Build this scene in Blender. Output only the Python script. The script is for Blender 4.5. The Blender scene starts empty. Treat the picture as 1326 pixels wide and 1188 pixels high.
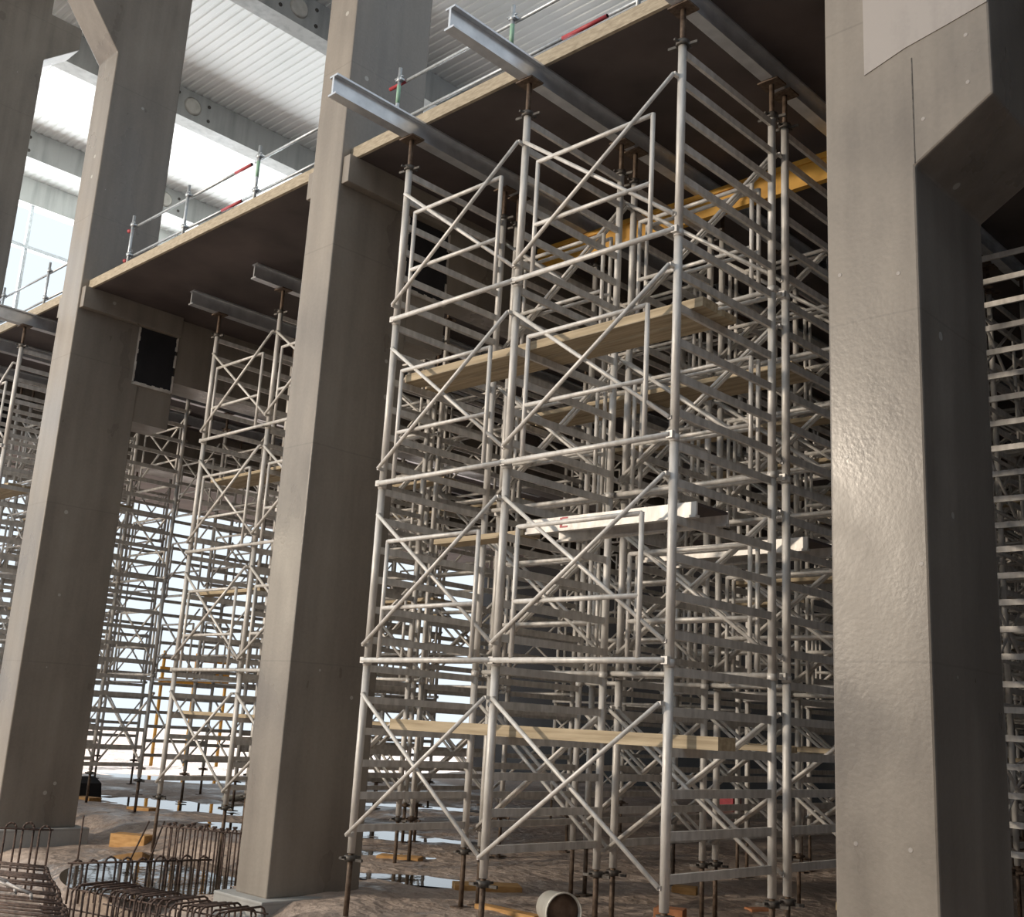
import bpy, math, random
from mathutils import Vector, Matrix, noise
random.seed(7)
SC = bpy.context.scene
COL = SC.collection

# ------------------------------------------------------------------ camera
YAW, PIT, ROLL, FPX = 0.772164, 0.2386875, 0.05729, 1425.17
ca, sa, cb, sb = math.cos(YAW), math.sin(YAW), math.cos(PIT), math.sin(PIT)
r0 = Vector((ca, sa, 0)); fw = Vector((-sa*cb, ca*cb, sb)); u0 = r0.cross(fw)
RT = r0*math.cos(ROLL) + u0*math.sin(ROLL)
UP = u0*math.cos(ROLL) - r0*math.sin(ROLL)
cd = bpy.data.cameras.new('camera'); cam = bpy.data.objects.new('camera', cd); COL.objects.link(cam)
cam.matrix_world = Matrix(((RT.x, UP.x, -fw.x, 0), (RT.y, UP.y, -fw.y, 0), (RT.z, UP.z, -fw.z, 0), (0, 0, 0, 1)))
cd.sensor_fit = 'HORIZONTAL'; cd.sensor_width = 36; cd.lens = FPX/1326*36; cd.clip_end = 400; cd.clip_start = .05
SC.camera = cam

# ------------------------------------------------------------------ sky, lamps, exposure
SC.view_settings.view_transform = 'Standard'; SC.view_settings.look = 'None'
SC.view_settings.gamma = 1; SC.view_settings.use_curve_mapping = False
SC.view_settings.exposure = 0.32
w = bpy.data.worlds.new('sky'); SC.world = w; w.use_nodes = True
bg = w.node_tree.nodes['Background']
bg.inputs[0].default_value = (.82, .92, 1, 1); bg.inputs[1].default_value = .9

def area(name, loc, target, sx, sy, power, col):
    l = bpy.data.lights.new(name, 'AREA'); l.shape = 'RECTANGLE'; l.size = sx; l.size_y = sy
    l.energy = power; l.color = col
    o = bpy.data.objects.new(name, l); COL.objects.link(o); o.location = loc
    o.rotation_euler = (Vector(target)-Vector(loc)).to_track_quat('-Z', 'Y').to_euler()
    return o
sl = bpy.data.lights.new('site_floodlight', 'SPOT'); sl.energy = 20500; sl.color = (1, .86, .69)
sl.spot_size = math.radians(66); sl.spot_blend = .6; sl.shadow_soft_size = .7
slo = bpy.data.objects.new('site_floodlight', sl); COL.objects.link(slo); slo.location = (-20.2, -18, 8.0)
slo.rotation_euler = (Vector((-8.2, 7.5, 3.6))-Vector((-20.2, -18, 8.0))).to_track_quat('-Z', 'Y').to_euler()
sn = bpy.data.lights.new('sun', 'SUN'); sn.energy = 9; sn.angle = .02; sn.color = (1, .97, .95)
so = bpy.data.objects.new('sun', sn); COL.objects.link(so)
so.rotation_euler = Vector((.5, -.8, -.8)).to_track_quat('-Z', 'Y').to_euler()
s2 = bpy.data.lights.new('glint_lamp', 'SPOT'); s2.energy = 900; s2.color = (1, .85, .62); s2.spot_size = math.radians(60); s2.spot_blend = .8; s2.shadow_soft_size = .12  # added lamp, aimed to set a glint on the middle column
s2o = bpy.data.objects.new('glint_lamp', s2); COL.objects.link(s2o); s2o.location = (-27.0, -4.25, 3.75)
s2o.rotation_euler = (Vector((-10.4, 7.1, 1.4))-Vector((-27, -4.25, 3.75))).to_track_quat('-Z', 'Y').to_euler()
area('gable_daylight', (-36, 17, 11.6), (-10, 17, 13.5), 26, 8, 5200, (.92, .97, 1))

# ------------------------------------------------------------------ materials
def newmat(name):
    m = bpy.data.materials.new(name); m.use_nodes = True
    nt = m.node_tree; return m, nt, nt.nodes['Principled BSDF'], nt.nodes.new, nt.links.new
def pmat(name, c1, c2, rough=.6, metal=0, scale=4, sz=None, bump=0, bscale=None, detail=6, spec=None, objc=True):
    m, nt, b, N, L = newmat(name)
    tc = N('ShaderNodeTexCoord'); mp = N('ShaderNodeMapping'); L(tc.outputs['Object'], mp.inputs[0])
    if sz: mp.inputs['Scale'].default_value = sz
    n = N('ShaderNodeTexNoise'); n.inputs['Scale'].default_value = scale; n.inputs['Detail'].default_value = detail
    L(mp.outputs[0], n.inputs['Vector'])
    r = N('ShaderNodeValToRGB'); r.color_ramp.elements[0].position = .32; r.color_ramp.elements[1].position = .68
    r.color_ramp.elements[0].color = (*c1, 1); r.color_ramp.elements[1].color = (*c2, 1)
    L(n.outputs['Fac'], r.inputs[0]); L(r.outputs[0], b.inputs['Base Color'])
    b.inputs['Roughness'].default_value = rough; b.inputs['Metallic'].default_value = metal
    if spec is not None: b.inputs['Specular IOR Level'].default_value = spec
    if bump:
        n2 = N('ShaderNodeTexNoise'); n2.inputs['Scale'].default_value = bscale or scale*3; n2.inputs['Detail'].default_value = 5
        L(mp.outputs[0], n2.inputs['Vector'])
        bp = N('ShaderNodeBump'); bp.inputs['Strength'].default_value = bump; bp.inputs['Distance'].default_value = .02
        L(n2.outputs['Fac'], bp.inputs['Height']); L(bp.outputs[0], b.inputs['Normal'])
    return m
def concrete(name, c1, c2, rough=.45, seam=2.45, streak=1.0):
    """cast concrete: broad blotches, vertical water streaks, thin horizontal pour joints, pale pock marks"""
    m, nt, b, N, L = newmat(name)
    tc = N('ShaderNodeTexCoord')
    def nz(scale, sv, det=5):
        mp = N('ShaderNodeMapping'); mp.inputs['Scale'].default_value = sv; L(tc.outputs['Object'], mp.inputs[0])
        n = N('ShaderNodeTexNoise'); n.inputs['Scale'].default_value = scale; n.inputs['Detail'].default_value = det
        L(mp.outputs[0], n.inputs['Vector']); return n
    a = nz(1.1, (1, 1, .6)); s = nz(5, (1, 1, .07)); f = nz(30, (1, 1, 1))
    mix = N('ShaderNodeMath'); mix.operation = 'MULTIPLY_ADD'; mix.inputs[1].default_value = .55
    L(a.outputs['Fac'], mix.inputs[0])
    m2 = N('ShaderNodeMath'); m2.operation = 'MULTIPLY'; m2.inputs[1].default_value = .35*streak; L(s.outputs['Fac'], m2.inputs[0])
    L(m2.outputs[0], mix.inputs[2])
    m3 = N('ShaderNodeMath'); m3.operation = 'MULTIPLY_ADD'; m3.inputs[1].default_value = .12; L(f.outputs['Fac'], m3.inputs[0]); L(mix.outputs[0], m3.inputs[2])
    r = N('ShaderNodeValToRGB'); r.color_ramp.elements[0].position = .36; r.color_ramp.elements[1].position = .66
    r.color_ramp.elements[0].color = (*c1, 1); r.color_ramp.elements[1].color = (*c2, 1)
    L(m3.outputs[0], r.inputs[0])
    # pour joints
    sep = N('ShaderNodeSeparateXYZ'); L(tc.outputs['Object'], sep.inputs[0])
    wob = N('ShaderNodeMath'); wob.operation = 'MULTIPLY_ADD'; wob.inputs[1].default_value = .05; L(a.outputs['Fac'], wob.inputs[0]); L(sep.outputs[2], wob.inputs[2])
    md = N('ShaderNodeMath'); md.operation = 'PINGPONG'; md.inputs[1].default_value = seam/2; L(wob.outputs[0], md.inputs[0])
    lt = N('ShaderNodeMath'); lt.operation = 'LESS_THAN'; lt.inputs[1].default_value = .008; L(md.outputs[0], lt.inputs[0])
    lm = N('ShaderNodeMath'); lm.operation = 'MULTIPLY'; lm.inputs[1].default_value = .22; L(lt.outputs[0], lm.inputs[0])
    mc = N('ShaderNodeMixRGB'); L(lm.outputs[0], mc.inputs[0]); L(r.outputs[0], mc.inputs[1]); mc.inputs[2].default_value = (*[x*.5 for x in c1], 1)
    # pock marks
    v = N('ShaderNodeTexVoronoi'); v.inputs['Scale'].default_value = 1.7; L(tc.outputs['Object'], v.inputs['Vector'])
    pk = N('ShaderNodeMath'); pk.operation = 'LESS_THAN'; pk.inputs[1].default_value = .055; L(v.outputs['Distance'], pk.inputs[0])
    mp2 = N('ShaderNodeMath'); mp2.operation = 'MULTIPLY'; mp2.inputs[1].default_value = .6; L(pk.outputs[0], mp2.inputs[0])
    mc2 = N('ShaderNodeMixRGB'); L(mp2.outputs[0], mc2.inputs[0]); L(mc.outputs[0], mc2.inputs[1]); mc2.inputs[2].default_value = (.55, .53, .48, 1)
    L(mc2.outputs[0], b.inputs['Base Color'])
    rr = N('ShaderNodeMapRange'); rr.inputs[1].default_value = .35; rr.inputs[2].default_value = .65
    rr.inputs[3].default_value = rough-.14; rr.inputs[4].default_value = rough+.16
    L(a.outputs['Fac'], rr.inputs[0]); L(rr.outputs[0], b.inputs['Roughness'])
    bp = N('ShaderNodeBump'); bp.inputs['Strength'].default_value = .12; bp.inputs['Distance'].default_value = .01
    L(f.outputs['Fac'], bp.inputs['Height']); L(bp.outputs[0], b.inputs['Normal'])
    return m
M = {}
M['conc'] = concrete('cast_concrete', (.165, .141, .118), (.285, .25, .21), .38)
M['conc_grey'] = concrete('grey_concrete', (.25, .25, .24), (.42, .41, .39), .6)
M['roofbeam'] = concrete('roof_beam_concrete', (.30, .31, .30), (.50, .51, .49), .75, 60, 1.6)
M['alu'] = pmat('dull_aluminium', (.50, .475, .44), (.72, .69, .65), .45, .15, 14, (1, 1, .3), .1, 60)
M['galv'] = pmat('galvanised_steel', (.42, .45, .47), (.6, .63, .65), .4, .5, 20)
M['beam'] = pmat('aluminium_beam', (.55, .57, .6), (.72, .74, .77), .32, .6, 6)
M['jack'] = pmat('rusty_jack_steel', (.07, .045, .03), (.17, .12, .085), .65, .3, 25, None, .2)
M['collar'] = pmat('dark_collar_steel', (.05, .045, .04), (.14, .125, .11), .55, .4, 25)
M['rebar'] = pmat('rusted_rebar', (.045, .03, .025), (.15, .10, .08), .75, .2, 30, None, .3, 200)
M['rebar_tip'] = pmat('bright_rebar', (.28, .26, .25), (.45, .42, .4), .5, .3, 30)
M['timber'] = pmat('weathered_timber', (.30, .23, .14), (.52, .42, .28), .7, 0, 6, (.25, 4, 4), .15, 20)
M['timber_orange'] = pmat('fresh_timber', (.42, .22, .07), (.62, .36, .14), .7, 0, 6, (1, 4, 4), .15, 20)
M['brick'] = pmat('orange_brick', (.36, .14, .06), (.5, .22, .1), .85, 0, 12)
M['ply'] = pmat('stained_plywood', (.055, .044, .043), (.11, .088, .084), .7, 0, 1.2, (1, 1, 1), .05)
M['plyedge'] = pmat('plywood_edge', (.30, .25, .18), (.46, .39, .29), .8, 0, 9, (1, 1, 4), .3)
M['yellow'] = pmat('yellow_girder', (.48, .24, .03), (.66, .37, .06), .55, 0, 3)
M['red'] = pmat('red_plastic', (.36, .04, .05), (.48, .07, .08), .5, 0, 6)
M['green'] = pmat('green_tape', (.22, .42, .27), (.36, .55, .42), .6, 0, 6)
M['white'] = pmat('white_plastic', (.55, .53, .47), (.72, .7, .64), .5, 0, 5)
M['dirt'] = pmat('dried_mud', (.10, .06, .04), (.24, .16, .11), .9, 0, 9, None, .5)
M['rim'] = pmat('pale_foam_rim', (.45, .41, .36), (.7, .66, .6), .85, 0, 7, None, .5)
M['black'] = pmat('black_bag_and_shade', (.006, .006, .008), (.014, .013, .016), .7, 0, 4)  # bag colour, also the painted shade of the column openings
M['dark_wall'] = pmat('dark_wall', (.025, .025, .026), (.05, .05, .05), .85, 0, .6)
M['bounce_wall'] = pmat('blue_grey_bounce_wall', (.08, .10, .13), (.11, .13, .165), .7, 0, .6)  # tint chosen to bounce cool light onto the right column
M['patch'] = concrete('patch_mortar', (.23, .205, .185), (.37, .335, .31), .4, 60, 1.5)
def ground_mat():
    m, nt, b, N, L = newmat('wet_sandy_ground')
    tc = N('ShaderNodeTexCoord')
    n1 = N('ShaderNodeTexNoise'); n1.inputs['Scale'].default_value = .55; n1.inputs['Detail'].default_value = 8; n1.inputs['Roughness'].default_value = .62
    n2 = N('ShaderNodeTexNoise'); n2.inputs['Scale'].default_value = 6; n2.inputs['Detail'].default_value = 8
    for n in (n1, n2): L(tc.outputs['Object'], n.inputs['Vector'])
    r = N('ShaderNodeValToRGB'); e = r.color_ramp.elements
    e[0].position = .35; e[0].color = (.20, .155, .13, 1); e[1].position = .7; e[1].color = (.56, .45, .375, 1)
    x = r.color_ramp.elements.new(.52); x.color = (.40, .315, .26, 1)
    ad = N('ShaderNodeMath'); ad.operation = 'MULTIPLY_ADD'; ad.inputs[1].default_value = .3; L(n2.outputs['Fac'], ad.inputs[0])
    su = N('ShaderNodeMath'); su.operation = 'MULTIPLY'; su.inputs[1].default_value = .72; L(n1.outputs['Fac'], su.inputs[0]); L(su.outputs[0], ad.inputs[2])
    L(ad.outputs[0], r.inputs[0]); L(r.outputs[0], b.inputs['Base Color'])
    rr = N('ShaderNodeMapRange'); rr.inputs[1].default_value = .42; rr.inputs[2].default_value = .6; rr.inputs[3].default_value = .33; rr.inputs[4].default_value = .9
    L(n1.outputs['Fac'], rr.inputs[0]); L(rr.outputs[0], b.inputs['Roughness'])
    bp = N('ShaderNodeBump'); bp.inputs['Strength'].default_value = .9; bp.inputs['Distance'].default_value = .09
    L(n2.outputs['Fac'], bp.inputs['Height']); L(bp.outputs[0], b.inputs['Normal'])
    return m
M['ground'] = ground_mat()
def water_mat():
    m, nt, b, N, L = newmat('muddy_water')
    b.inputs['Base Color'].default_value = (.045, .036, .026, 1); b.inputs['Roughness'].default_value = .03; b.inputs['IOR'].default_value = 1.33
    tc = N('ShaderNodeTexCoord'); n = N('ShaderNodeTexNoise'); n.inputs['Scale'].default_value = 5; L(tc.outputs['Object'], n.inputs['Vector'])
    bp = N('ShaderNodeBump'); bp.inputs['Strength'].default_value = .05; bp.inputs['Distance'].default_value = .02
    L(n.outputs['Fac'], bp.inputs['Height']); L(bp.outputs[0], b.inputs['Normal']); return m
M['water'] = water_mat()
M['roof'] = pmat('white_roof_sheet', (.74, .77, .75), (.86, .88, .86), .5, 0, .5)

# ------------------------------------------------------------------ mesh helpers
class MB:
    def __init__(s): s.v = []; s.f = []; s.sm = []
    def box(s, x0, y0, z0, x1, y1, z1):
        b = len(s.v)
        s.v += [(x0,y0,z0),(x1,y0,z0),(x1,y1,z0),(x0,y1,z0),(x0,y0,z1),(x1,y0,z1),(x1,y1,z1),(x0,y1,z1)]
        for q in ((3,2,1,0),(4,5,6,7),(0,1,5,4),(1,2,6,5),(2,3,7,6),(3,0,4,7)): s.f.append(tuple(b+i for i in q)); s.sm.append(False)
        return s
    def prism(s, pts, axis, a0, a1):
        """2-D outline swept along an axis: axis 'y' -> pts are (x,z); 'x' -> (y,z); 'z' -> (x,y)"""
        def P(p, a): return {'y': (p[0], a, p[1]), 'x': (a, p[0], p[1]), 'z': (p[0], p[1], a)}[axis]
        b = len(s.v); n = len(pts)
        s.v += [P(p, a0) for p in pts] + [P(p, a1) for p in pts]
        s.f.append(tuple(b+i for i in range(n))); s.f.append(tuple(b+n+i for i in reversed(range(n)))); s.sm += [False]*2
        for i in range(n):
            j = (i+1) % n; s.f.append((b+i, b+n+i, b+n+j, b+j)); s.sm.append(False)
        return s
    def tube(s, p, q, r, n=10, r2=None):
        p = Vector(p); q = Vector(q); d = (q-p).normalized(); r2 = r if r2 is None else r2
        a = d.orthogonal().normalized() if abs(d.z) < .999 else Vector((1, 0, 0)); c = d.cross(a)
        b = len(s.v)
        for P, R_ in ((p, r), (q, r2)):
            for i in range(n):
                t = 2*math.pi*i/n; s.v.append(tuple(P + (a*math.cos(t)+c*math.sin(t))*R_))
        for i in range(n):
            j = (i+1) % n; s.f.append((b+i, b+j, b+n+j, b+n+i)); s.sm.append(True)
        s.f.append(tuple(b+i for i in reversed(range(n)))); s.f.append(tuple(b+n+i for i in range(n))); s.sm += [False]*2
        return s
    def path(s, pts, r, n=6):
        for i in range(len(pts)-1): s.tube(pts[i], pts[i+1], r, n)
        return s
    def bar(s, p, q, w_, h, up=(0,0,1)):
        p = Vector(p); q = Vector(q); d = (q-p).normalized(); u = Vector(up); sd = d.cross(u).normalized()*w_/2; u = sd.cross(d).normalized()*h/2
        b = len(s.v)
        for P in (p, q):
            for k in (-sd-u, sd-u, sd+u, -sd+u): s.v.append(tuple(P+k))
        for f in ((0,1,5,4),(1,2,6,5),(2,3,7,6),(3,0,4,7),(3,2,1,0),(4,5,6,7)): s.f.append(tuple(b+i for i in f)); s.sm.append(False)
        return s
    def mesh(s, name, mat):
        me = bpy.data.meshes.new(name); me.from_pydata(s.v, [], s.f)
        me.polygons.foreach_set('use_smooth', s.sm); me.materials.append(M[mat]); me.update()
        return me
    def build(s, name, mat, parent=None, loc=None, label=None):
        return ob(name, s.mesh(name, mat), parent, loc, label)
def ob(name, me, parent=None, loc=None, label=None):
    o = bpy.data.objects.new(name, me); COL.objects.link(o)
    if parent: o.parent = parent
    if loc: o.location = loc
    if label: o['label'] = label
    return o
def tag(o, label, cat, group=None):
    o['label'] = label; o['category'] = cat
    if group: o['group'] = group
    return o
def thing(name, label, cat, loc=(0,0,0), rz=0, group=None):
    o = bpy.data.objects.new(name, None); COL.objects.link(o); o.location = loc; o.rotation_euler = (0,0,rz); o.empty_display_size = .2
    return tag(o, label, cat, group)
def struct(o): o['kind'] = 'structure'; return o
def bevel(o, wd=.02, seg=2):
    md = o.modifiers.new('bevel', 'BEVEL'); md.width = wd; md.segments = seg; md.limit_method = 'ANGLE'; return o

# ------------------------------------------------------------------ levels and grid (metres, eye at the origin)
GZ = -1.87                 # building floor
SOF = 6.60                 # slab soffit
PUD = [  # centre x, y, radii, turn, water level
    (-10.5, 9.75, .95, .42, .5, -1.885), (-14.7, 12.6, 1.7, .75, .55, -1.885), (-20.6, 12.2, 3.0, 1.2, .45, -1.885),
    (-16.6, 11.3, 1.9, .7, .4, -1.90), (-19.2, 17.6, 2.4, .7, .6, -1.885), (-12.9, 10.9, .8, .35, .5, -1.885), (-27.5, 16.5, 2.6, 1.2, .5, -1.885)]
POND = (-13.7, 7.95, 1.9, 1.0, 2.53, -2.10)
def ell(x, y, p):
    dx, dy = x-p[0], y-p[1]; c, s_ = math.cos(p[4]), math.sin(p[4])
    return math.hypot((dx*c+dy*s_)/p[2], (-dx*s_+dy*c)/p[3])
def sstep(a, b, x): t = min(1, max(0, (x-a)/(b-a))); return t*t*(3-2*t)
def gh(x, y):
    h = GZ + .04*noise.noise(Vector((x*.8, y*.8, 0))) + .03*noise.noise(Vector((x*2.2, y*2.2, 4))) + .03*abs(noise.noise(Vector((x*4.5, y*4.5, 8))))
    pit = sstep(-10.6, -11.4, x)*sstep(9.6, 8.7, y)
    h -= .25*pit
    h -= .35*sstep(7.4, 6.6, y)*sstep(-9.0, -9.6, x)
    h = h - .1*sstep(1.15, .6, ell(x, y, POND))
    for p in PUD: h -= .045*sstep(1.25, .5, ell(x, y, p))
    return h
def frange(a, b, st):
    n = int(round((b-a)/st)); return [a+(b-a)*i/n for i in range(n+1)]
xs = frange(-90, -40, 5)[:-1] + frange(-40, -23, .5)[:-1] + frange(-23, -2, .14)[:-1] + frange(-2, 9, 1)
ys = frange(-30, 3, 1.5)[:-1] + frange(3, 15, .14)[:-1] + frange(15, 28, .3)[:-1] + frange(28, 60, 2)
g = MB(); nx = len(xs)
for y in ys:
    for x in xs: g.v.append((x, y, gh(x, y)))
for j in range(len(ys)-1):
    for i in range(nx-1): g.f.append((j*nx+i, j*nx+i+1, (j+1)*nx+i+1, (j+1)*nx+i)); g.sm.append(True)
struct(g.build('floor', 'ground'))
def puddle(p, label, seed):
    m = MB(); c, s_ = math.cos(p[4]), math.sin(p[4]); n = 56
    for i in range(n):
        t = 2*math.pi*i/n; k = 1.12 + .16*noise.noise(Vector((math.cos(t)*1.6, math.sin(t)*1.6, seed)))
        a, b_ = p[2]*k*math.cos(t), p[3]*k*math.sin(t); m.v.append((p[0]+a*c-b_*s_, p[1]+a*s_+b_*c, p[5]))
    m.f.append(tuple(range(n))); m.sm.append(False)
    tag(m.build('puddle', 'water'), label, 'puddle', 'rainwater puddles on the muddy ground')
for i, (p, l) in enumerate(zip(PUD, (
    'small bright puddle just behind the left front post', 'bright puddle seen right of the middle column',
    'large shallow puddle behind the left column', 'puddle close behind the middle column, on its left',
    'far puddle deep between the scaffold towers', 'narrow puddle at the right foot of the middle column', 'farthest puddle near the bright open end'))): puddle(p, l, i)
puddle(POND, 'pale flooded trench behind the rebar cages', 9)

# ------------------------------------------------------------------ building shell
SX0, SX1, SY0, SY1 = -34.4, 3.2, 7.25, 34.0
m = MB(); m.box(SX0, SY0+.02, SOF, SX1, SY1, SOF+.14); struct(m.build('ceiling', 'ply'))
m = MB(); m.box(SX0, SY0-.02, SOF-.005, SX1, SY0+.02, SOF+.15); struct(m.build('trim_1', 'plyedge'))
m = MB(); m.box(SX0, SY1, GZ-.6, SX1+.3, SY1+.3, 15.4); struct(m.build('wall_back', 'dark_wall'))
m = MB(); m.box(SX1, -14, GZ-.6, SX1+.3, SY1, 14.5); struct(m.build('sky_block_right', 'bounce_wall'))  # unseen wall added to keep sky light off the column sides
m = MB(); m.box(-11, -14.3, GZ-.6, SX1+.3, -14, 16); struct(m.build('sky_block_front', 'dark_wall'))  # added out of view to hide the right half of the front sky
# corrugated roof sheets, ribs run along x
RB, RTOP = 15.5, 16.35
m = MB(); y = -1.0; prof = []
while y < 34:
    prof += [(y, RTOP), (y+.13, RTOP), (y+.155, RTOP+.025), (y+.215, RTOP+.025)]; y += .24
prof += [(y, RTOP), (y, RTOP+.3), (-1.0, RTOP+.3)]
m.prism(prof, 'x', SX0, -6.5); struct(m.build('ceiling_roof', 'roof'))
def roof_beam(x, label, cover):
    t = thing('roof_beam', label, 'beam', (x, 6.3, RB), 0, 'concrete beams under the white roof')
    m = MB(); m.box(-.5, 0, 0, 0, 27.6, RTOP-RB); m.build('beam_web', 'roofbeam', t)
    for y in cover:
        c = MB(); c.tube((0, y, .42), (.05, y, .42), .26, 20, .2); c.build('round_cover', 'white', t)
        b = MB()
        for dy, dz in ((-.5, -.2), (-.45, .22), (.5, -.22), (.48, .2)): b.tube((0, y+dy, .42+dz), (.015, y+dy, .42+dz), .05, 8)
        b.build('bolt_plate', 'collar', t)
roof_beam(-19.6, 'stained concrete roof beam at the top, nearest of the roof beams', (2.2, 3.9, 5.9))
roof_beam(-25.45, 'pale streaked roof beam with a round cover, second nearest', (2.6, 6.6, 12))
roof_beam(-31.2, 'third roof beam, between the two left columns, with a round cover', (4.1, 9))
roof_beam(-34.3, 'farthest roof beam above the bright open gable', ())
m = MB(); m.box(SX0-.15, 6.5, 14.0, SX0+.05, 34, 14.12)
for y in (12.4, 19.5, 26.5): m.box(SX0-.12, y, 6.75, SX0+.02, y+.1, RB)
struct(m.build('window_1', 'galv'))

# ------------------------------------------------------------------ columns
CW = .70
def column(xr, label, ztop, plinth=True, front_haunch=False, side_haunch=False, rear_corbel=None, hole=False, ledge=True, CW=CW):
    """xr = right edge; front face in the plane y = 7.1, depth 1.22"""
    t = thing('concrete_column', label, 'column', (xr-CW/2, 7.71, GZ), 0, 'concrete columns along the slab edge')
    hw, hd = CW/2, .61; Z = lambda z: z-GZ
    zb = -1.87 if plinth else -2.3
    if side_haunch:
        m = MB(); m.prism([(-hw, Z(zb)), (hw, Z(zb)), (hw, Z(4.10)), (hw+.57, Z(4.47)), (hw+.57, Z(ztop)), (-hw, Z(ztop))], 'y', -hd, hd)
    elif front_haunch:
        m = MB(); m.prism([(-hd, Z(zb)), (hd, Z(zb)), (hd, Z(ztop)), (-hd-1.3, Z(ztop)), (-hd-1.3, Z(12.6)), (-hd, Z(10.95))], 'x', -hw, hw)
    elif rear_corbel:
        z0, z1, z2 = rear_corbel
        m = MB(); m.prism([(-hd, Z(zb)), (hd, Z(zb)), (hd, Z(z0)), (hd+.75, Z(z1)), (hd+.75, Z(z2)), (hd, Z(z2)), (hd, Z(ztop)), (-hd, Z(ztop))], 'x', -hw, hw)
    else:
        m = MB(); m.box(-hw, -hd, Z(zb), hw, hd, Z(ztop))
    o = m.build('shaft', 'conc', t); bevel(o, .018)
    if plinth:
        p = MB(); p.box(-hw-.16, -hd-.16, Z(-2.45), hw+.16, hd+.16, Z(-1.865)); bevel(p.build('plinth', 'conc_grey', t), .012)
    if ledge:
        for sx in (-1, 1):
            p = MB(); a, b = (hw, hw+.13) if sx > 0 else (-hw-.13, -hw)
            p.box(a, -hd+.03, Z(6.24), b, hd+.6, Z(SOF)); bevel(p.build('slab_ledge', 'conc', t), .01)
    if hole:
        # deep concrete beam running back from the column, cast with a square opening beside the shaft
        p = MB(); h2 = hw
        p.box(-h2, hd, Z(4.6), h2-.02, hd+.64, Z(5.25)); p.box(-h2, hd, Z(6.3), h2-.02, hd+.64, Z(SOF))
        p.box(-h2, hd+.64, Z(5.45), h2-.02, hd+22, Z(SOF)); p.build('rear_beam', 'conc', t)
        k = MB(); k.box(-h2+.1, hd, Z(5.25), -h2+.3, hd+.64, Z(6.3)); k.build('opening_shade_back', 'black', t)  # black plate, with the face below, paints the opening's inner shade
        r = MB(); x0, x1 = h2-.05, h2+.012; y0, y1, a, b = hd-.12, hd+.6, Z(5.25), Z(6.3)
        random.seed(3)
        for q in range(14):
            f0, f1 = q/14, (q+1)/14; j = random.uniform(-.008, .012)
            r.box(x0, y0, a+(b-a)*f0, x1, y0+.028+j, a+(b-a)*f1)
            r.box(x0, y0+(y1-y0)*f0, a-.02, x1, y0+(y1-y0)*f1, a+.03+j)
            if q not in (4, 5, 9): r.box(x0, y1-.012-abs(j), a+(b-a)*f0, x1, y1+.02, a+(b-a)*f1)
        for q in range(4): r.box(x0, y0+q*.05, b-.02, x1, y0+q*.05+.05, b+.015)
        rm = r.build('opening_rim', 'rim', t)
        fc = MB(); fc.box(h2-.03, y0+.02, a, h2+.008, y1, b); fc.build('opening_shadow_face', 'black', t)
    return t
column(-3.02, 'wide concrete column with sloping side bracket, far right foreground', 16.3, False, side_haunch=True, ledge=False)
_t = [o for o in COL.objects if o.name.startswith('concrete_column')][0]
def on_front(mb, name, mat): return mb.build(name, mat, _t)
# repair patch, formwork seams and filled tie holes on the front of the right column (local: x from -.35, front at y = -.61)
m = MB(); zq = 4.98-GZ
m.prism([(-.02, zq), (.30, zq+.10), (.62, zq+.16), (.91, zq+.22), (.91, zq+1.6), (-.02, zq+1.6)], 'y', -.617, -.60); on_front(m, 'repair_patch', 'patch')
m = MB(); m.box(.345, -.614, 4.12-GZ, .352, -.6, 4.98-GZ); on_front(m, 'formwork_seam', 'collar')
for (px_, pz_) in ((-.2, -.62), (.17, -.62), (-.22, 2.0), (.2, 3.3), (-.25, 3.4), (.3, 1.2), (.42, 4.45), (.75, 4.62), (.75, 5.0)):
    m = MB(); m.tube((px_, -.613, pz_-GZ), (px_, -.6, pz_-GZ), .015, 7, .021); on_front(m, 'filled_tie_hole', 'patch')
column(-10.08, 'tall concrete column on a plinth, between left and right scaffolds', 16.3, hole=True, CW=.58)
column(-16.98, 'concrete column second from left, sloping bracket near its top', 16.3, front_haunch=True, hole=True)
column(-23.85, 'leftmost concrete column, cut off by the photo edge', 16.3, rear_corbel=(14.3, 14.95, 15.5), hole=True)
column(-30.8, 'farthest concrete column, mostly hidden behind the leftmost one', 16.3)

# ------------------------------------------------------------------ scaffold towers
B0 = -1.265 - GZ; FH = 1.807; NL = 4          # heights above the building floor
BAYS = (0, 1.80, 3.68); DEP = 1.52; LR = .038
JT = 6.355 - GZ
def leg_frame(x, z0, n, ys=(0, DEP)):
    m = MB()
    for y in ys:
        m.tube((x, y, z0), (x, y, z0+FH), LR, n)
        if z0 > B0+.1: m.tube((x, y, z0-.03), (x, y, z0+.03), LR+.006, n)
    return m
def rung_mb(x, z, m=None):
    m = m or MB(); m.box(x-.016, LR*.6, z-.034, x+.016, DEP-LR*.6, z+.034); return m
def braces(m, xa, xb, y, z0, n=6, r=.021):
    dy = -.05 if y == 0 else .05
    m.tube((xa+.03, y+dy, z0+1.50), (xb-.03, y+dy, z0+.17), r, n)
    m.tube((xa+.03, y+dy*1.9, z0+.17), (xb-.03, y+dy*1.9, z0+1.50), r, n)
    return m
def brace_one(xa, xb, y, za, zb, k):
    dy = (-.05 if y == 0 else .05)*k
    m = MB(); m.tube((xa+.02, y+dy, za), (xb-.02, y+dy, zb), .0195, 8)
    for x, z in ((xa+.02, za), (xb-.02, zb)): m.box(x-.016, min(y, y+dy), z-.016, x+.016, max(y, y+dy), z+.016)
    return m
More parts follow.
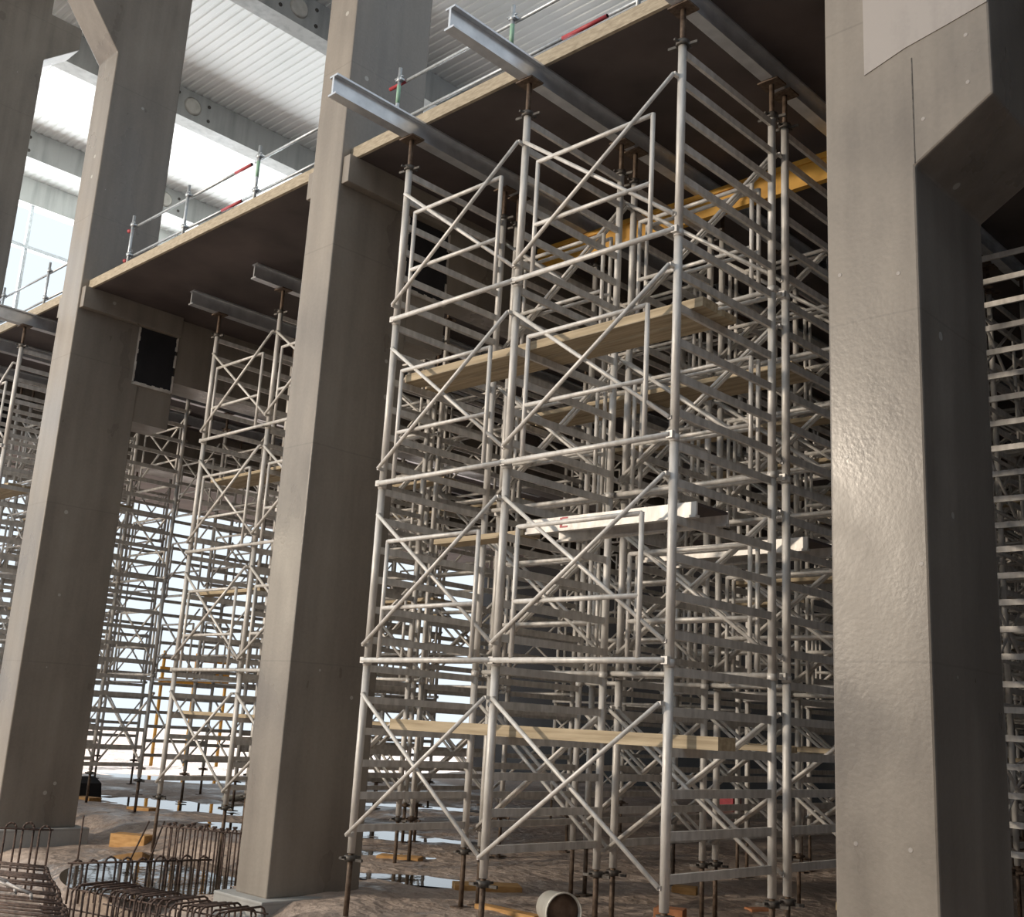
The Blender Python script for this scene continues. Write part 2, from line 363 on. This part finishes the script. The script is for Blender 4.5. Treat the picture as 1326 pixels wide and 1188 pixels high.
def guard(m, xa, xb, y, z0, n=8):
    yy = y-.06 if y == 0 else y+.06
    m.tube((xa, yy, z0+.02), (xb, yy, z0+.02), .026, n)
    for x in (xa+.24, xb-.26): m.tube((x, yy, z0+.02), (x, yy, z0+1.21), .022, n)
    for z in (.53, 1.20): m.tube((xa+.24, yy, z0+z), (xb-.26, yy, z0+z), .022, n)
    for x in (xa, xb): m.box(x-.03, min(y, yy)-.012, z0-.01, x+.03, max(y, yy)+.012, z0+.05)
    return m
def jack_base(m, x, y, zg, n=8):
    m.tube((x, y, zg+.012), (x, y, B0+.05), .026, n); m.box(x-.08, y-.08, zg, x+.08, y+.08, zg+.014)
    return m
def jack_collar(m, x, y, z, n=10):
    m.tube((x, y, z-.03), (x, y, z+.02), .062, n); m.bar((x-.14, y-.02, z-.02), (x+.14, y+.03, z-.02), .025, .025); m.bar((x-.02, y-.1, z), (x+.02, y+.1, z), .02, .02)
    return m
def jack_head(m, x, y, n=8):
    z1 = B0+NL*FH
    m.tube((x, y, z1-.05), (x, y, JT-.02), .026, n)
    m.box(x-.11, y-.09, JT-.018, x+.11, y+.09, JT)
    return m
MESH = {}
def cached(key, fn, name, mat):
    if key not in MESH: MESH[key] = fn().mesh(name, mat)
    return MESH[key]
NB = len(BAYS)
def tower_near(t, zg, k0):
    """every frame, rung, brace, guard frame and jack a mesh of its own"""
    for i in range(NL):
        z0 = B0+i*FH
        for x in BAYS:
            f = ob('standard', cached(('lf', x, i, 0), lambda: leg_frame(x, z0, 14, (0,)), 'standard', 'alu'), t)
            ob('standard', cached(('lf', x, i, 1), lambda: leg_frame(x, z0, 14, (DEP,)), 'standard', 'alu'), t)
            for k in range(6):
                z = z0+.225+.305*k
                ob('rung', cached(('rg', x, i, k), lambda: rung_mb(x, z), 'rung', 'alu'), f)
        for a in range(2):
            for y in (0, DEP):
                xa, xb = BAYS[a], BAYS[a+1]
                ob('cross_brace', cached(('b1', a, y, i), lambda: brace_one(xa, xb, y, z0+1.5, z0+.17, 1.0), 'cross_brace', 'alu'), t)
                ob('cross_brace', cached(('b2', a, y, i), lambda: brace_one(xa, xb, y, z0+.17, z0+1.5, 1.9), 'cross_brace', 'alu'), t)
                if i > 0: ob('guard_frame', cached(('gf', a, y, i), lambda: guard(MB(), xa, xb, y, z0), 'guard_frame', 'alu'), t)
    for x in BAYS:
        for y in (0, DEP):
            j = ob('base_jack', cached(('bj', x, y, zg), lambda: jack_base(MB(), x, y, zg), 'base_jack', 'jack'), t)
            ob('jack_collar', cached(('bc', x, y), lambda: jack_collar(MB(), x, y, B0-.04), 'jack_collar', 'collar'), j)
            h = ob('head_jack', cached(('hj', x, y), lambda: jack_head(MB(), x, y), 'head_jack', 'jack'), t)
            ob('jack_collar', cached(('hc', x, y), lambda: jack_collar(MB(), x, y, B0+NL*FH+.03), 'jack_collar', 'collar'), h)
def tower_mid(t, zg, k0):
    for i in range(NL):
        z0 = B0+i*FH
        def lf(x):
            m = leg_frame(x, z0, 8)
            for k in range(6): rung_mb(x, z0+.225+.305*k, m)
            return m
        for x in BAYS: ob('ladder_frame', cached(('mlf', x, i), lambda: lf(x), 'ladder_frame', 'alu'), t)
        for a in range(2):
            for y in (0, DEP):
                xa, xb = BAYS[a], BAYS[a+1]
                ob('cross_brace', cached(('mb', a, y, i), lambda: braces(MB(), xa, xb, y, z0), 'cross_brace', 'alu'), t)
                if i > 0: ob('guard_frame', cached(('mg', a, y, i), lambda: guard(MB(), xa, xb, y, z0, 6), 'guard_frame', 'alu'), t)
    for x in BAYS:
        for y in (0, DEP):
            ob('base_jack', cached(('mbj', x, y), lambda: jack_collar(jack_base(MB(), x, y, 0, 6), x, y, B0-.04, 8), 'base_jack', 'jack'), t)
            ob('head_jack', cached(('mhj', x, y), lambda: jack_collar(jack_head(MB(), x, y, 6), x, y, B0+NL*FH+.03, 8), 'head_jack', 'jack'), t)
OCC = [(-3.72, -3.02), (-10.72, -10.02), (-17.68, -16.98), (-24.55, -23.85)]
def seen(P):
    x, y, z = P; q = RT.dot(Vector(P)), UP.dot(Vector(P)), fw.dot(Vector(P))
    if q[2] < 1: return False
    px, py = 663+FPX*q[0]/q[2], 594-FPX*q[1]/q[2]
    if not (-20 < px < 1346 and -20 < py < 1208): return False
    for a, b in OCC:
        if y > 8.4:
            f0, f1 = x*7.1/y, x*8.32/y
            if max(min(f0, f1), a) < min(max(f0, f1), b) and (a < f0 < b or a < f1 < b or (f0-a)*(f1-a) < 0): return False
    return True
ORD = ['front', 'second', 'third', 'fourth', 'fifth', 'sixth', 'seventh', 'eighth', 'ninth', 'tenth', 'eleventh', 'twelfth', 'thirteenth', 'fourteenth', 'fifteenth']
BAYN = ['between the middle and right columns', 'between the left and middle columns', 'behind and left of the left column', 'past the leftmost column', 'near the bright open end']
BAYX = [-8.77, -15.57, -22.7, -29.55, -36.4]
boards = []
near_set = {(0, 0), (0, 1), (1, 1), (2, 0), (2, 1), (0, 2)}
for k in range(4):
    for r in range(15):
        if k == 1 and r == 0 or k == 3 and r == 0: continue
        x0, y0 = BAYX[k], 7.1+1.77*r
        if y0+DEP > 33.8 or (k == 1 and r not in (1, 2, 3, 6)) or (k == 2 and r not in (0, 1, 3, 5)) or (k == 3 and r not in (1, 3)): continue
        pts = [(x0+bx, y0+yy, zz) for bx in BAYS for yy in (0, DEP) for zz in (-1.2, .5, 2.3, 4, 5.8)]
        vis = sum(seen(p) for p in pts)
        if vis < 2: continue
        dist = math.hypot(x0+1.8, y0)
        lab = 'aluminium shoring tower, %s row, %s' % (ORD[r], BAYN[k])
        if (k, r) == (0, 0): lab = 'front aluminium shoring tower with guard frames and cross braces'
        t = thing('scaffold_tower', lab, 'scaffold', (x0, y0, GZ), 0, 'aluminium shoring towers under the slab')
        if (k, r) in near_set:
            zg = -.25 if k == 1 else 0
            tower_near(t, zg, k)
            boards.append((k, r, x0, y0))
        else:
            tower_mid(t, 0, k)
            if dist < 22: boards.append((k, r, x0, y0))
# towers turned side on, seen in the gap right of the right column
for i, (x, y) in enumerate(((-3.32, 12.9),)):
    t = thing('scaffold_tower', 'shoring tower with its ladder side facing us, right of the right column', 'scaffold', (x, y, GZ), math.pi/2, 'side-on shoring towers at the right edge')
    if i == 0: tower_near(t, 0, 0)
    else: tower_mid(t, 0, 0)

# ------------------------------------------------------------------ boards on the rungs
def board(x0, x1, y, z, w_, th, label, mat='timber', group='scaffold boards laid across the rungs'):
    t = MB(); t.box(-(x1-x0)/2, 0, 0, (x1-x0)/2, w_, th)
    o = t.build('scaffold_board', mat, None, ((x0+x1)/2, y, z)); tag(o, label, 'board', group); return o
RZ = lambda lvl, k: -1.265 + lvl*FH + .225 + .305*k + .035     # top of a rung
board(-8.55, -4.75, 7.27, RZ(0, 3), .24, .10, 'long pale timber board low on the front tower')
board(-8.1, -6.88, 7.27, RZ(1, 3), .23, .05, 'short timber board in the left half of the front tower, mid height')
board(-8.75, -4.95, 7.27, RZ(2, 3), .23, .085, 'long timber board high on the front tower')
board(-8.75, -4.95, 7.56, RZ(2, 3), .23, .06, 'second timber board high on the front tower, behind the front one')
def alu_deck(x0, x1, y, z, label):
    t = thing('deck_plank', label, 'deck plank', ((x0+x1)/2, y, z), 0, 'aluminium deck planks')
    h = (x1-x0)/2
    m = MB(); m.box(-h, 0, .02, h, .02, .13); m.box(-h, .46, .02, h, .48, .13); m.box(-h, -.012, .0, h, .05, .022); m.box(-h, .43, 0, h, .49, .022); m.build('side_rails', 'alu', t)
    d = MB(); d.box(-h, .02, .1, h, .46, .122); d.build('deck_sheet', 'ply', t)
    e = MB(); e.box(-.52, -.004, .03, -.495, .0, .12)
    for z2 in (.03, .07, .11): e.box(-.495, -.004, z2, -.43, .0, z2+.014)
    e.build('red_stencil_mark', 'red', t)
    return t
alu_deck(-6.85, -4.98, 7.27, RZ(1, 3)+.0, 'aluminium deck plank with a red mark, mid height on the front tower')
alu_deck(-6.85, -4.98, 9.06, RZ(1, 3), 'aluminium deck plank with a red mark, on the second tower row')
for (k, r, x0, y0) in boards:
    if (k, r) == (0, 0): continue
    for lvl, kk, yo, ln, nm in ((0, 3, .17, 3.5, 'low'), (1, 3, .17, 1.75, 'at mid height'), (2, 3, .17, 3.6, 'high up'), (2, 3, .45, 3.6, 'high up, rear one')):
        if (k, r) == (0, 1) and lvl == 1: continue
        if r > 1 and yo > .4: continue
        xs0 = x0 + (0.05 if lvl != 1 or r % 2 else 1.85)
        board(xs0, xs0+ln, y0+yo, RZ(lvl, kk), .24, .05, 'timber board %s in the %s tower row %s' % (nm, ORD[r], ('of the right bay', 'left of the middle column', 'left of the second column', 'farthest left')[k]))

# ------------------------------------------------------------------ aluminium beams and yellow girder under the slab
def ibeam(x, y0, y1, label, mat='beam'):
    t = MB(); h = SOF-6.36; b = .065; f = .022; w_ = .014
    pr = [(-b, 0), (b, 0), (b, f), (w_, f), (w_, h-f), (b, h-f), (b, h), (-b, h), (-b, h-f), (-w_, h-f), (-w_, f), (-b, f)]
    t.prism(pr, 'y', 0, y1-y0)
    o = t.build('aluminium_beam', mat, None, (x, y0, 6.358)); tag(o, label, 'beam', 'aluminium beams under the slab'); return o
side = ('left', 'middle', 'right')
for k, (ys0, nm) in enumerate(((5.97, 'front tower'), (8.32, 'tower between the two left columns'), (6.4, 'tower beyond the second column from left'))):
    for i, bx in enumerate(BAYS):
        X = BAYX[k]+bx
        y0 = ys0 if not (k == 0 and i == 2) else 6.85
        ibeam(X, y0, 13.6, 'aluminium I-beam on the %s posts of the %s, end sticking out' % (side[i], nm))
        ibeam(X+.16, 13.0, 22.5, 'rear aluminium I-beam continuing the %s line behind the %s' % (side[i], nm))
t = thing('yellow_girder', 'long yellow timber girder under the slab behind the front tower', 'girder', (-9.6, 10.16, 6.02))
m = MB(); m.box(0, -.04, .27, 7.5, .04, .335); m.box(0, -.04, 0, 7.5, .04, .065); m.build('flanges', 'yellow', t)
m = MB(); m.box(0, -.016, .06, 7.5, .016, .275); m.build('web', 'yellow', t)
# ------------------------------------------------------------------ guard rail on the slab edge
GY = 7.42; ZT = SOF+.14
posts = [(-9.5, 'green-taped guard post on the slab right of the middle column'), (-7.6, 'green-taped guard post behind the projecting middle beam'),
         (-5.86, 'guard post at the top, above the right front post'), (-12.5, 'guard post on the slab left of the middle column'),
         (-14.4, 'guard post halfway between the two left columns'), (-16.1, 'guard post just right of the second column'), (-19.2, 'short guard post left of the second column'), (-21.2, 'leftmost guard post on the slab edge')]
for i, (x, lab) in enumerate(posts):
    t = thing('guard_post', lab, 'guard post', (x, GY, ZT), 0, 'guard posts on the slab edge')
    m = MB(); m.tube((0, 0, 0), (0, 0, .98), .024, 10); m.build('post', 'galv', t)
    for z in (.3, .82):
        c = MB(); c.tube((0, 0, z-.03), (0, 0, z+.03), .036, 10); c.box(-.05, -.02, z-.012, .05, .04, z+.012); c.box(-.09, -.01, z+.03, .06, .01, z+.04); c.build('rail_clamp', 'galv', t)
    if i < 2 or i == 3:
        c = MB(); c.tube((0, 0, .5), (0, 0, .74), .0255, 10); c.build('green_tape_band', 'green', t)
    if i == 5:
        for z in (.2, .72): c = MB(); c.tube((-.08, -.03, z), (-.03, 0, z), .03, 8); c.build('red_end_cap', 'red', t)
def rail(x0, x1, z, lab, red=None, dy=.065):
    t = thing('guard_rail', lab, 'rail', (x0, GY+dy, ZT+z), 0, 'guard rails on the slab edge')
    m = MB(); m.tube((0, 0, 0), (x1-x0, 0, 0), .021, 10); m.build('rail_tube', 'galv', t)
    for a, b in red or (): m = MB(); m.tube((a-x0, 0, 0), (b-x0, 0, 0), .0235, 10); m.build('red_sleeve', 'red', t)
rail(-9.75, -5.0, .82, 'upper guard rail right of the middle column', [(-9.75, -9.45)])
rail(-9.45, -6.3, .3, 'lower guard rail right of the middle column, red sleeve at its end', [(-6.9, -6.3)])
rail(-7.0, -4.6, .345, 'lapping lower guard rail at the top edge, red sleeve', [(-6.85, -6.45)], .115)
rail(-12.7, -10.8, .82, 'upper guard rail just left of the middle column')
rail(-12.9, -10.8, .3, 'lower guard rail just left of the middle column')
rail(-16.2, -12.78, .82, 'upper guard rail with red end between the two left columns', [(-13.2, -12.78)])
rail(-16.2, -12.93, .3, 'lower guard rail with red end between the two left columns', [(-13.45, -12.93)])
rail(-22, -18.2, .82, 'upper guard rail left of the second column'); rail(-22, -18.0, .3, 'lower guard rail left of the second column')

# ------------------------------------------------------------------ rebar cages in the trench
def hairpin(m, p, dirv, w_, h, r=.012, tail=0):
    """upside-down U bar with rounded corners standing at p, spread along dirv"""
    d = Vector(dirv).normalized(); p = Vector(p); c = .06
    a, b = p, p+d*w_
    m.path([a, a+Vector((0,0,h-c)), a+d*c*.35+Vector((0,0,h-c*.35)), a+d*c+Vector((0,0,h)), b-d*c+Vector((0,0,h)), b-d*c*.35+Vector((0,0,h-c*.35)), b+Vector((0,0,h-c)), b], r, 6)
    return m
def cage(name, lab, p0, p1, n, span, h, nlong, mat='rebar', r=.012, zbase=-2.35, bright=0, jit=.02):
    """row of U bars from p0 to p1 (ground plan), each spread by the vector span, tied by long bars"""
    t = thing(name, lab, 'rebar cage', (p0[0], p0[1], zbase), 0, 'rebar cages in the trench')
    v = Vector((p1[0]-p0[0], p1[1]-p0[1], 0)); sp = Vector((span[0], span[1], 0))
    for i in range(n):
        q = v*(i/(n-1)) + Vector((random.uniform(-jit, jit), random.uniform(-jit, jit), 0))
        m = hairpin(MB(), q, sp, sp.length, h+random.uniform(-jit, jit), r); m.build('stirrup', 'rebar_tip' if i < bright else mat, t)
    for j in range(nlong):
        for f in (0.06, .94) if nlong < 4 else (.06, .35, .65, .94):
            z = h*(.97 - .8*j/max(1, nlong-1)) if nlong > 1 else h*.96
            m = MB(); a = sp*f + Vector((0, 0, z-.03)) - v*.04; m.tube(a, a+v*1.08, r*.85, 6); m.build('long_bar', mat, t)
    return t
random.seed(11)
cage('rebar_cage', 'row of rebar hooks in front of the second column plinth', (-15.55, 5.75), (-14.75, 6.75), 7, (.05, .12), .82, 1, r=.014, zbase=-2.40)
cage('rebar_cage', 'rebar hooks standing in front of the flooded trench', (-13.0, 6.4), (-12.75, 7.9), 9, (.04, .12), .5, 1, r=.013, zbase=-2.28)
cage('rebar_cage', 'rusty rebar cage behind the flooded trench, left of the middle column', (-13.97, 8.1), (-12.87, 8.56), 12, (.03, .05), .72, 2, r=.011, zbase=-2.22)
cage('rebar_cage', 'long rebar cage with pale bent ends in the bottom left corner', (-13.2, 5.45), (-9.95, 4.2), 24, (.72, .45), .45, 3, r=.011, zbase=-2.25)
cage('rebar_cage', 'dense rebar cage along the bottom edge beside the middle column', (-11.7, 5.78), (-9.55, 6.25), 24, (-.08, .52), .5, 3, r=.011, zbase=-2.36)
for i, (x, y, lab) in enumerate(((-11.3, 4.95, 'first pale bent bar lying on the corner rebar cage'), (-10.9, 4.85, 'second pale bent bar lying on the corner rebar cage'), (-10.55, 4.85, 'third pale bent bar lying on the corner rebar cage'))):
    m = MB(); m.path([(0, 0, -.05), (0, 0, -.04), (-.03, .0, 0), (-.3, -.12, .06)], .016, 8)
    tag(m.build('bent_bar', 'rebar_tip', None, (x, y, -1.74)), lab, 'rebar', 'pale bent bars')
for i, (x, y, dx, lab) in enumerate(((-15.3, 7.6, 0, 'upright single starter bar beside the flooded trench'), (-14.9, 8.1, .5, 'leaning starter bar behind the flooded trench'), (-14.7, 8.3, .35, 'second leaning starter bar behind the flooded trench'))):
    m = MB(); m.tube((0, 0, -.1), (dx, 0, .62), .012, 6); tag(m.build('starter_bar', 'rebar', None, (x, y, -2.15)), lab, 'rebar', 'loose starter bars')

# ------------------------------------------------------------------ loose things on the ground
def block(x, y, z, sx, sy, sz, rz, lab, mat='timber_orange', name='timber_block', cat='timber block', group='timber blocks on the ground'):
    m = MB(); m.box(-sx/2, -sy/2, 0, sx/2, sy/2, sz); o = m.build(name, mat, None, (x, y, z)); o.rotation_euler = (0, 0, rz); bevel(o, .006, 1)
    return tag(o, lab, cat, group)
block(-16.35, 8.95, -2.16, .6, .28, .24, .5, 'orange timber block lying beside the flooded trench')
block(-19.4, 10.75, -1.93, .5, .3, .12, .4, 'orange timber block under the jack left of the big puddle')
block(-21.6, 10.75, -1.93, .5, .3, .12, .2, 'timber block at the foot of the second column, rear side')
block(-12.2, 10.75, -1.93, .6, .3, .1, .6, 'timber sole block right of the middle column')
block(-9.7, 9.95, -1.93, .8, .35, .1, .9, 'low timber sole piece behind the middle front post')
block(-8.2, 8.745, -1.93, .85, .14, .12, 0, 'long timber sole board under the rear left jacks')
block(-8.3, 12.0, -1.93, .3, .22, .14, .5, 'small orange timber block right of the right front post')
block(-7.0, 11.6, -1.93, .3, .2, .1, 1.0, 'orange brick on the ground near the paired rear posts', 'brick', 'brick', 'brick', None)
block(-6.35, 12.9, -1.93, .75, .3, .16, 1.3, 'pale cut timber baulk left of the right column', 'timber')
block(-6.95, 9.8, -1.93, .3, .2, .24, .4, 'broken reddish rubble block left of the right front post', 'brick', 'rubble_block', 'rubble', None)
# bucket on its side, mouth caked with mud
t = thing('bucket', 'white bucket lying on its side at the bottom centre', 'bucket', (-7.35, 8.55, GZ+.185), math.radians(-28))
def lathe(prof, n=28):
    m = MB()
    for (x, r) in prof:
        for i in range(n):
            a = 2*math.pi*i/n; m.v.append((x, r*math.cos(a), r*math.sin(a)))
    for j in range(len(prof)-1):
        for i in range(n):
            k = (i+1) % n; m.f.append((j*n+i, j*n+k, (j+1)*n+k, (j+1)*n+i)); m.sm.append(True)
    m.f.append(tuple(reversed(range(n)))); m.sm.append(False)
    m.f.append(tuple((len(prof)-1)*n+i for i in range(n))); m.sm.append(False)
    return m
lathe([(-.24, .15), (.1, .175), (.1, .185), (.13, .185), (.13, .172), (.07, .17)]).build('body', 'white', t)
lathe([(.071, .168), (.085, .1), (.095, .02)]).build('caked_mud', 'dirt', t)
m = MB(); tag(m.tube((0, 0, 0), (-1.2, 3.2, 0), .06, 12).build('white_pipe', 'white', None, (-21.2, 13.6, -1.82)), 'white plastic pipe lying on the ground behind the big puddle', 'pipe')
m = MB(); m.prism([(-.5, 0), (.5, 0), (.42, .3), (.1, .42), (-.3, .36)], 'y', -.25, .25); tag(m.build('rubble_bag', 'black', None, (-22.7, 11.1, -1.9)), 'black bag on the ground beside the second column', 'bag')
m = MB(); m.prism([(-.3, 0), (.3, 0), (.3, .35), (.2, .45), (-.3, .45)], 'y', -.2, .2); tag(m.build('red_container', 'red', None, (-17.0, 26.5, -1.86)), 'red plastic container far behind the front tower', 'container')
t = thing('yellow_barrier', 'yellow barrier near the bright open end, seen through scaffolding', 'barrier', (-33.6, 18.6, -1.9), math.pi/2)
for z in (2.75, 3.1, 3.5): m = MB(); m.bar((0, 0, z), (2.6, 0, z), .06, .16); m.build('rail', 'yellow', t)
for x in (.1, 1.3, 2.5): m = MB(); m.bar((x, 0, 0), (x, 0, 3.7), .08, .08, (0, 1, 0)); m.build('post', 'yellow', t)
